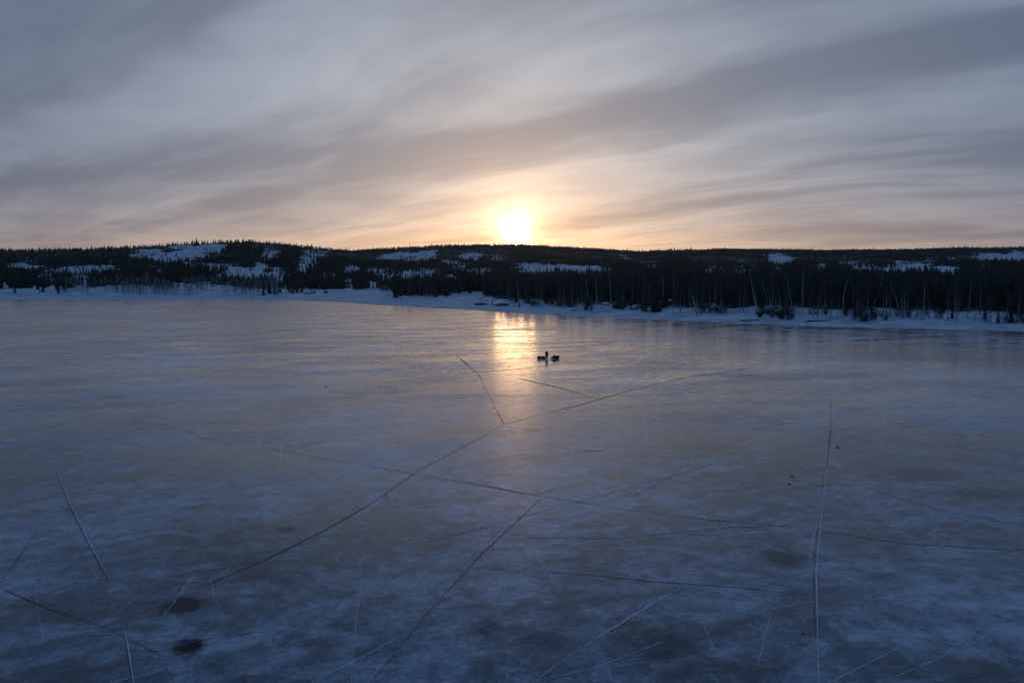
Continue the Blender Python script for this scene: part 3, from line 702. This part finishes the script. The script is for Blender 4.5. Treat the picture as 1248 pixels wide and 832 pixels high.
def mass(name,protos,x,y,z,hh,ww,mat,rg,lab,cat):
    Vs=[];Ts=[];off=0; pick=rg.integers(0,len(protos),len(x)); rot=rg.uniform(0,6.283,len(x))
    for k,(pv,pt) in enumerate(protos):
        m=pick==k; n=m.sum()
        if not n: continue
        c,s=np.cos(rot[m])[:,None],np.sin(rot[m])[:,None]
        px_=(pv[None,:,0]*c-pv[None,:,1]*s)*ww[m][:,None]+x[m][:,None]
        py_=(pv[None,:,0]*s+pv[None,:,1]*c)*ww[m][:,None]+y[m][:,None]
        pz_=pv[None,:,2]*hh[m][:,None]+z[m][:,None]-.3
        Vs.append(np.stack([px_,py_,pz_],2).reshape(-1,3))
        Ts.append((pt[None]+ (np.arange(n)*len(pv))[:,None,None]).reshape(-1,3)+off); off+=n*len(pv)
    o=link(name,mesh_np(name,np.concatenate(Vs),np.concatenate(Ts),mat)); tag(o,lab,cat,None,'stuff'); return o
def scatter(px0,px1,r0,r1,dens_fn,rg,n):
    px=rg.uniform(px0,px1,n); az=np.arctan((px-624)/F)
    rr=np.sqrt(rg.uniform(r0**2,r1**2,n)); return rr*np.sin(az),rr*np.cos(az),rr,az
rg=np.random.default_rng(99)
# wood just behind the first rows
def build_wood(px0,px1,r0,r1,n,protos,hmin,hmax,wk,name,lab,start,mat,keep=1.0):
    az=rg.uniform(math.atan((px0-624)/F),math.atan((px1-624)/F),n); rr=np.sqrt(rg.uniform(r0**2,r1**2,n))
    x=rr*np.sin(az);y=rr*np.cos(az); tq=Rtree(az)
    m=rr>tq+start; x,y,rr=x[m],y[m],rr[m]
    z=ground(x,y); c=clearing(x,y,z)
    vari=np.clip(1.0+.25*noise2(x,y,31,220),.5,1.3)
    m=(rg.uniform(0,1,len(x))>c*1.02)&(rg.uniform(0,1,len(x))<keep)
    x,y,z,rr,vari,c=x[m],y[m],z[m],rr[m],vari[m],c[m]
    hh=rg.uniform(hmin,hmax,len(x))*vari**.5*np.where(c>.1,.75,1)*np.where(rg.uniform(0,1,len(x))<.07,1.3,1)*np.interp(rr,[1800,2300,4000],[1,.8,1.1]); ww=hh*wk*rg.uniform(.8,1.25,len(x))
    return mass(name,protos,x,y,z,hh,ww,mat,rg,lab,'forest')
near_p=[cone_proto(i,6,9,.35) for i in range(4)]; mid_p=[cone_proto(10+i,4,7,.3) for i in range(4)]; far_p=[cone_proto(20+i,2,5,.25) for i in range(4)]
build_wood(-250,1560,250,1000,30000,near_p,9,16,.17,'shore_forest','dense dark conifer wood behind the shore trees',88,M_needle_far)
build_wood(-300,1600,1000,2000,42000,mid_p,7.5,15,.18,'hillside_forest','dark conifer forest on the lower hillsides with snowy clearings',70,M_needle_far)
build_wood(-300,1600,2000,4400,105000,far_p,6.5,16,.19,'ridge_forest','distant conifer forest covering the ridges on the horizon',70,M_needle_far)
build_wood(-250,1560,250,900,3500,[stick_proto()],11,16,.2,'bare_wood','bare grey birch wood mixed among the conifers',40,M_twig)
def sparse(px0,px1,py0,py1,n,hmin,hmax):
    # bare trees scattered through open snowy clearings
    xs_=[];ys_=[]
    az=rg.uniform(math.atan((px0-624)/F),math.atan((px1-624)/F),n); rr=np.sqrt(rg.uniform(620**2,4000**2,n)); x=rr*np.sin(az);y=rr*np.cos(az)
    z=ground(x,y); c=clearing(x,y,z); m=(c>.3)&(rr>Rtree(az)+10); x,y,z=x[m],y[m],z[m]
    hh=rg.uniform(hmin,hmax,len(x)); return mass('clearing_trees',[stick_proto()],x,y,z,hh,hh*.12,M_twig,rg,'thin bare trees scattered over the snowy hillside clearings','forest')
sparse(-100,1350,0,0,30000,6,11)
def slope_birches():
    n=26000; az=rg.uniform(math.atan((80-624)/F),math.atan((345-624)/F),n); rr=Rtree(az)+rg.uniform(8,150,n); x=rr*np.sin(az);y=rr*np.cos(az)
    cl=noise2(x,y,51,35)+.6*noise2(x,y,52,90); m=(cl>.35)&(rg.uniform(0,1,n)<.065); x,y=x[m],y[m]; z=ground(x,y); hh=rg.uniform(7,13,len(x))
    return mass('slope_birch_wood',[stick_proto()],x,y,z,hh,hh*.17,M_greybark,rg,'thin bare birches over snow on the left shore slope','forest')
slope_birches()
# ------------------------------------------------------------------ the party on the ice
PX,PY=666.2,436.6
gxy=gp(PX,PY); SCL=float(np.linalg.norm(gp(PX+1,PY)-gxy))   # metres per pixel there
def at_px(px,py): q=gp(px,py); return float(q[0]),float(q[1])
def skin_mesh(name,verts,edges,rads,mat,sub=2):
    me=bpy.data.meshes.new(name); me.from_pydata(verts,edges,[]); o=bpy.data.objects.new(name,me); COL.objects.link(o)
    md=o.modifiers.new('skin','SKIN'); 
    for v,r in zip(me.skin_vertices[0].data,rads): v.radius=r if isinstance(r,tuple) else (r,r)
    me.skin_vertices[0].data[0].use_root=True
    md.use_smooth_shade=True; s=o.modifiers.new('sub','SUBSURF'); s.levels=sub; s.render_levels=sub
    bpy.context.view_layer.update()
    dg=bpy.context.evaluated_depsgraph_get(); m2=bpy.data.meshes.new_from_object(o.evaluated_get(dg)); m2.name=name
    bpy.data.objects.remove(o); m2.materials.clear(); m2.materials.append(mat); return m2
def person(loc,rz):
    root=empty('person',loc,rz); tag(root,'person in dark winter clothing standing upright between the sled and the snowmobile','person')
    # body: pelvis root, legs, torso, neck, head, arms, hands
    v=[(0,0,.95),(0,.0,1.12),(0,.01,1.30),(0,.01,1.45),(0,0,1.54),(0,-.01,1.63),(0,-.02,1.74)]
    rd=[.13,.12,.14,.12,.055,.085,.09]; e=[(i,i+1) for i in range(6)]
    for s in (-1,1):
        b=len(v); v+=[(s*.10,0,.88),(s*.12,-.02,.50),(s*.13,.01,.09),(s*.135,-.12,.05)]; rd+=[.095,.065,.045,.04]; e+=[(0,b),(b,b+1),(b+1,b+2),(b+2,b+3)]
        b=len(v); v+=[(s*.18,.01,1.43),(s*.25,.02,1.17),(s*.24,-.08,.94),(s*.235,-.10,.86)]; rd+=[.065,.045,.033,.03]; e+=[(3,b),(b,b+1),(b+1,b+2),(b+2,b+3)]
        for k,(fx,fl) in enumerate([(-.022,.06),(-.007,.068),(.008,.064),(.022,.052)]):
            c=len(v); v+=[(s*.235+fx,-.105,.83),(s*.235+fx,-.12,.83-fl*.6),(s*.235+fx,-.11,.83-fl)]; rd+=[.009,.008,.007]; e+=[(b+3,c),(c,c+1),(c+1,c+2)]
        c=len(v); v+=[(s*.235-s*.03,-.125,.855),(s*.235-s*.035,-.145,.82)]; rd+=[.010,.008]; e+=[(b+3,c),(c,c+1)]
    body=link('body',skin_mesh('body',v,e,rd,M_skin,1),root)
    # nose, ears shaped on the head come as one small mesh with the hat's brim line
    jv=[(0,0,.58),(0,0,1.05),(0,.01,1.28),(0,.01,1.44),(0,0,1.53)]; jr=[(.19,.17),(.19,.15),(.20,.15),(.16,.12),(.085,.085)]; je=[(0,1),(1,2),(2,3),(3,4)]
    for s in (-1,1):
        b=len(jv); jv+=[(s*.20,.01,1.42),(s*.27,.02,1.17),(s*.25,-.07,.96)]; jr+=[.085,.07,.055]; je+=[(3,b),(b,b+1),(b+1,b+2)]
    link('jacket',skin_mesh('jacket',jv,je,jr,M_jacket),root)
    tv=[(0,0,.92)];trd=[(.16,.14)];te=[]
    for s in (-1,1):
        b=len(tv); tv+=[(s*.10,0,.82),(s*.12,-.02,.50),(s*.13,.01,.17)]; trd+=[.13,.125,.115]; te+=[(0,b),(b,b+1),(b+1,b+2)]
    link('trousers',skin_mesh('trousers',tv,te,trd,M_pants),root)
    for s in (-1,1):
        link('boot',skin_mesh('boot',[(s*.13,.02,.24),(s*.13,.02,.07),(s*.137,-.15,.055)],[(0,1),(1,2)],[.075,.07,.058],M_boot),root)
    link('hat',skin_mesh('hat',[(0,-.005,1.73),(0,0,1.80),(0,0,1.86)],[(0,1),(1,2)],[.115,.105,.05],M_hat),root)
    return root
X0,Y0=at_px(PX,436.9)
pr=person((X0,Y0,0),R(25)); pr.scale=(1.3,1.25,1.06)
def profile_solid(prof,w0,w1,bev=.03):
    """closed side profile [(y,z)] extruded across x, slightly narrower at the top"""
    zs=[p[1] for p in prof]; lo,hi=min(zs),max(zs); V=[];n=len(prof)
    def wdt(z): q=(z-lo)/max(hi-lo,1e-6); return w0+(w1-w0)*q
    for s in (-1,-.86,.86,1):
        sh=1 if abs(s)<1 else .94
        cy_=sum(p[0] for p in prof)/n; cz_=sum(zs)/n
        for (y,z) in prof: V.append((s*wdt(z)/2,cy_+(y-cy_)*sh,cz_+(z-cz_)*sh))
    Fc=[tuple(range(n))[::-1],tuple(range(3*n,4*n))]
    for k in range(3):
        for i in range(n): j=(i+1)%n; Fc.append((k*n+i,k*n+j,(k+1)*n+j,(k+1)*n+i))
    return V,Fc
def snowmobile(loc,rz):
    r=empty('snowmobile',loc,rz); tag(r,'dark snowmobile with raised windshield parked on the ice right of the standing person','snowmobile')
    # front is -y
    V,Fc=profile_solid([(-.25,.30),(.95,.30),(1.15,.42),(1.15,.55),(.9,.62),(-.2,.62)],.5,.42); link('tunnel',mesh_py('tunnel',V,Fc,M_black),r)
    V,Fc=profile_solid([(-1.15,.16),(-1.30,.40),(-1.05,.62),(-.55,.88),(-.2,.92),(.0,.70),(.0,.16)],.95,.6); link('cowl',mesh_py('cowl',V,Fc,M_maroon,True),r)
    V,Fc=profile_solid([(-.08,.62),(.05,.86),(.75,.84),(1.05,.92),(1.12,.78),(1.1,.6)],.42,.36); link('seat',mesh_py('seat',V,Fc,M_black,True),r)
    V,Fc=profile_solid([(-.3,.12),(-.22,.03),(.95,.03),(1.15,.14),(1.15,.24),(.95,.34),(.2,.34),(-.1,.34)],.38,.38); link('track',mesh_py('track',V,Fc,M_rubber),r)
    V,Fc=profile_solid([(-.62,.86),(-.40,1.22),(-.37,1.22),(-.50,.86)],.52,.34); link('windshield',mesh_py('windshield',V,Fc,M_glass),r)
    V=[];Fc=[]; tube(V,Fc,[(-.36,-.05,1.02),(-.2,-.16,1.06),(0,-.18,1.04),(.2,-.16,1.06),(.36,-.05,1.02)],[.02]*5,6); tube(V,Fc,[(0,-.18,1.04),(0,-.28,.86)],[.03,.03],6)
    link('handlebar',mesh_py('handlebar',V,Fc,M_black),r)
    for s in (-1,1):
        V=[];Fc=[]; 
        pv=[(-1.55,.22),(-1.45,.08),(-1.2,.02),(-.45,.02)]
        for (y,z) in pv:
            for dx_ in (-.07,.07):
                for dz_ in (0,.03): V.append((s*.47+dx_,y,z+dz_))
        for k in range(3):
            b0=k*4;b1=b0+4
            for a_,b_ in ((0,1),(1,3),(3,2),(2,0)): Fc.append((b0+a_,b0+b_,b1+b_,b1+a_))
        Fc+=[(0,1,3,2),(12,13,15,14)]
        sk=link('ski',mesh_py('ski',V,Fc,M_black),r)
        V=[];Fc=[]; tube(V,Fc,[(s*.47,-.9,.05),(s*.40,-.85,.38)],[.03,.04],6); link('strut',mesh_py('strut',V,Fc,M_metal),sk)
    V,Fc=profile_solid([(-1.27,.50),(-1.22,.60),(-1.12,.64),(-1.14,.50)],.3,.26); link('headlight',mesh_py('headlight',V,Fc,M_glass),r)
    V,Fc=profile_solid([(1.0,.62),(1.45,.64),(1.45,.68),(1.0,.68)],.5,.5); link('rear_rack',mesh_py('rear_rack',V,Fc,M_metal),r)
    return r
X1,Y1=at_px(677.0,437.3); smob=snowmobile((X1,Y1,0),R(-62)); smob.scale=(.86,.84,.84)
def sled(loc,rz):
    r=empty('cargo_sled',loc,rz); tag(r,'dark low cargo sled on runners standing on the ice left of the person','sled')
    V,Fc=profile_solid([(-1.0,.12),(-1.15,.34),(-1.05,.42),(1.0,.40),(1.05,.16)],.72,.80); link('tub',mesh_py('tub',V,Fc,M_black,False),r)
    for s in (-1,1):
        V=[];Fc=[]; tube(V,Fc,[(s*.3,1.0,.04),(s*.3,-.9,.04),(s*.3,-1.15,.14),(s*.3,-1.2,.3)],[.035]*4,6); link('runner',mesh_py('runner',V,Fc,M_metal),r)
    return r
X2,Y2=at_px(659.6,437.0); sl_=sled((X2,Y2,0),R(80)); sl_.scale=(.95,.92,.95)
def blob(name,sx,sy,sz,mat,seed,lab,cat,loc,rz=0):
    me,_=boulder(seed,sx,sy,sz,mat,False,name); o=link(name,me); o.location=loc; o.rotation_euler=(0,0,rz); tag(o,lab,cat); 
    for p in me.polygons: p.use_smooth=True
    return o
blob('gear_bag',.48,.34,.19,M_tarp,61,'bulky purple brown gear bundle heaped on the left end of the sled','bag',(X2-.45,Y2+.03,.49),.1)
blob('duffel_bag',.42,.27,.17,M_bag,62,'low dark duffel bag lying on the sled beside the person','bag',(X2+.42,Y2,.46),-.1)
V=[];Fc=[]; tube(V,Fc,[(X2+1.15,Y2-.1,.22),((X2+X1)/2,(Y1+Y2)/2,.20),(X1-.75,Y1+.1,.34)],[.035,.035,.035],6)
tag(link('tow_bar',mesh_py('tow_bar',V,Fc,M_rope)),'thin dark tow bar linking the sled to the snowmobile','tow bar')
# lumps frozen on the ice
for k,(px,py,s,lab) in enumerate([(965,581,.12,'small dark ice lump near the right crack, upper of the close pair'),(962,590,.10,'small dark ice lump near the right crack, lower of the close pair'),(1021,545,.15,'small dark lump just right of the long upright crack'),(397,472,.15,'lone dark lump on the ice left of the sun reflection'),(979,772,.07,'tiny dark lump beside the foot of the right crack')]):
    x,y=at_px(px,py); me,_=boulder(80+k,s*1.6,s,s*.5,M_chunk,False,'ice_lump'); o=link('ice_lump',me); o.location=(x,y,s*.15); tag(o,lab,'ice lump','small lumps frozen onto the ice')
HAZE=True
if HAZE:
    V=[(x,y,z) for z in (-3,420) for y in (-7000,14500) for x in (-13500,13500)]
    Fc=[(0,1,3,2),(4,6,7,5),(0,4,5,1),(2,3,7,6),(0,2,6,4),(1,5,7,3)]
    me=mesh_py('haze',V,Fc,None)
    import bmesh; bm=bmesh.new(); bm.from_mesh(me); bmesh.ops.recalc_face_normals(bm,faces=bm.faces[:]); bm.to_mesh(me); bm.free(); m=bpy.data.materials.new('haze_air'); m.use_nodes=True; nt=m.node_tree; nt.nodes.remove(nt.nodes['Principled BSDF'])
    vol=nt.nodes.new('ShaderNodeVolumePrincipled'); vol.inputs['Color'].default_value=(.86,.88,.93,1); vol.inputs['Density'].default_value=1.5e-5; vol.inputs['Anisotropy'].default_value=.82
    nt.links.new(vol.outputs[0],nt.nodes['Material Output'].inputs['Volume']); me.materials.append(m)
    tag(link('haze',me),'thin evening haze over the lake and hills','haze',None,'stuff')
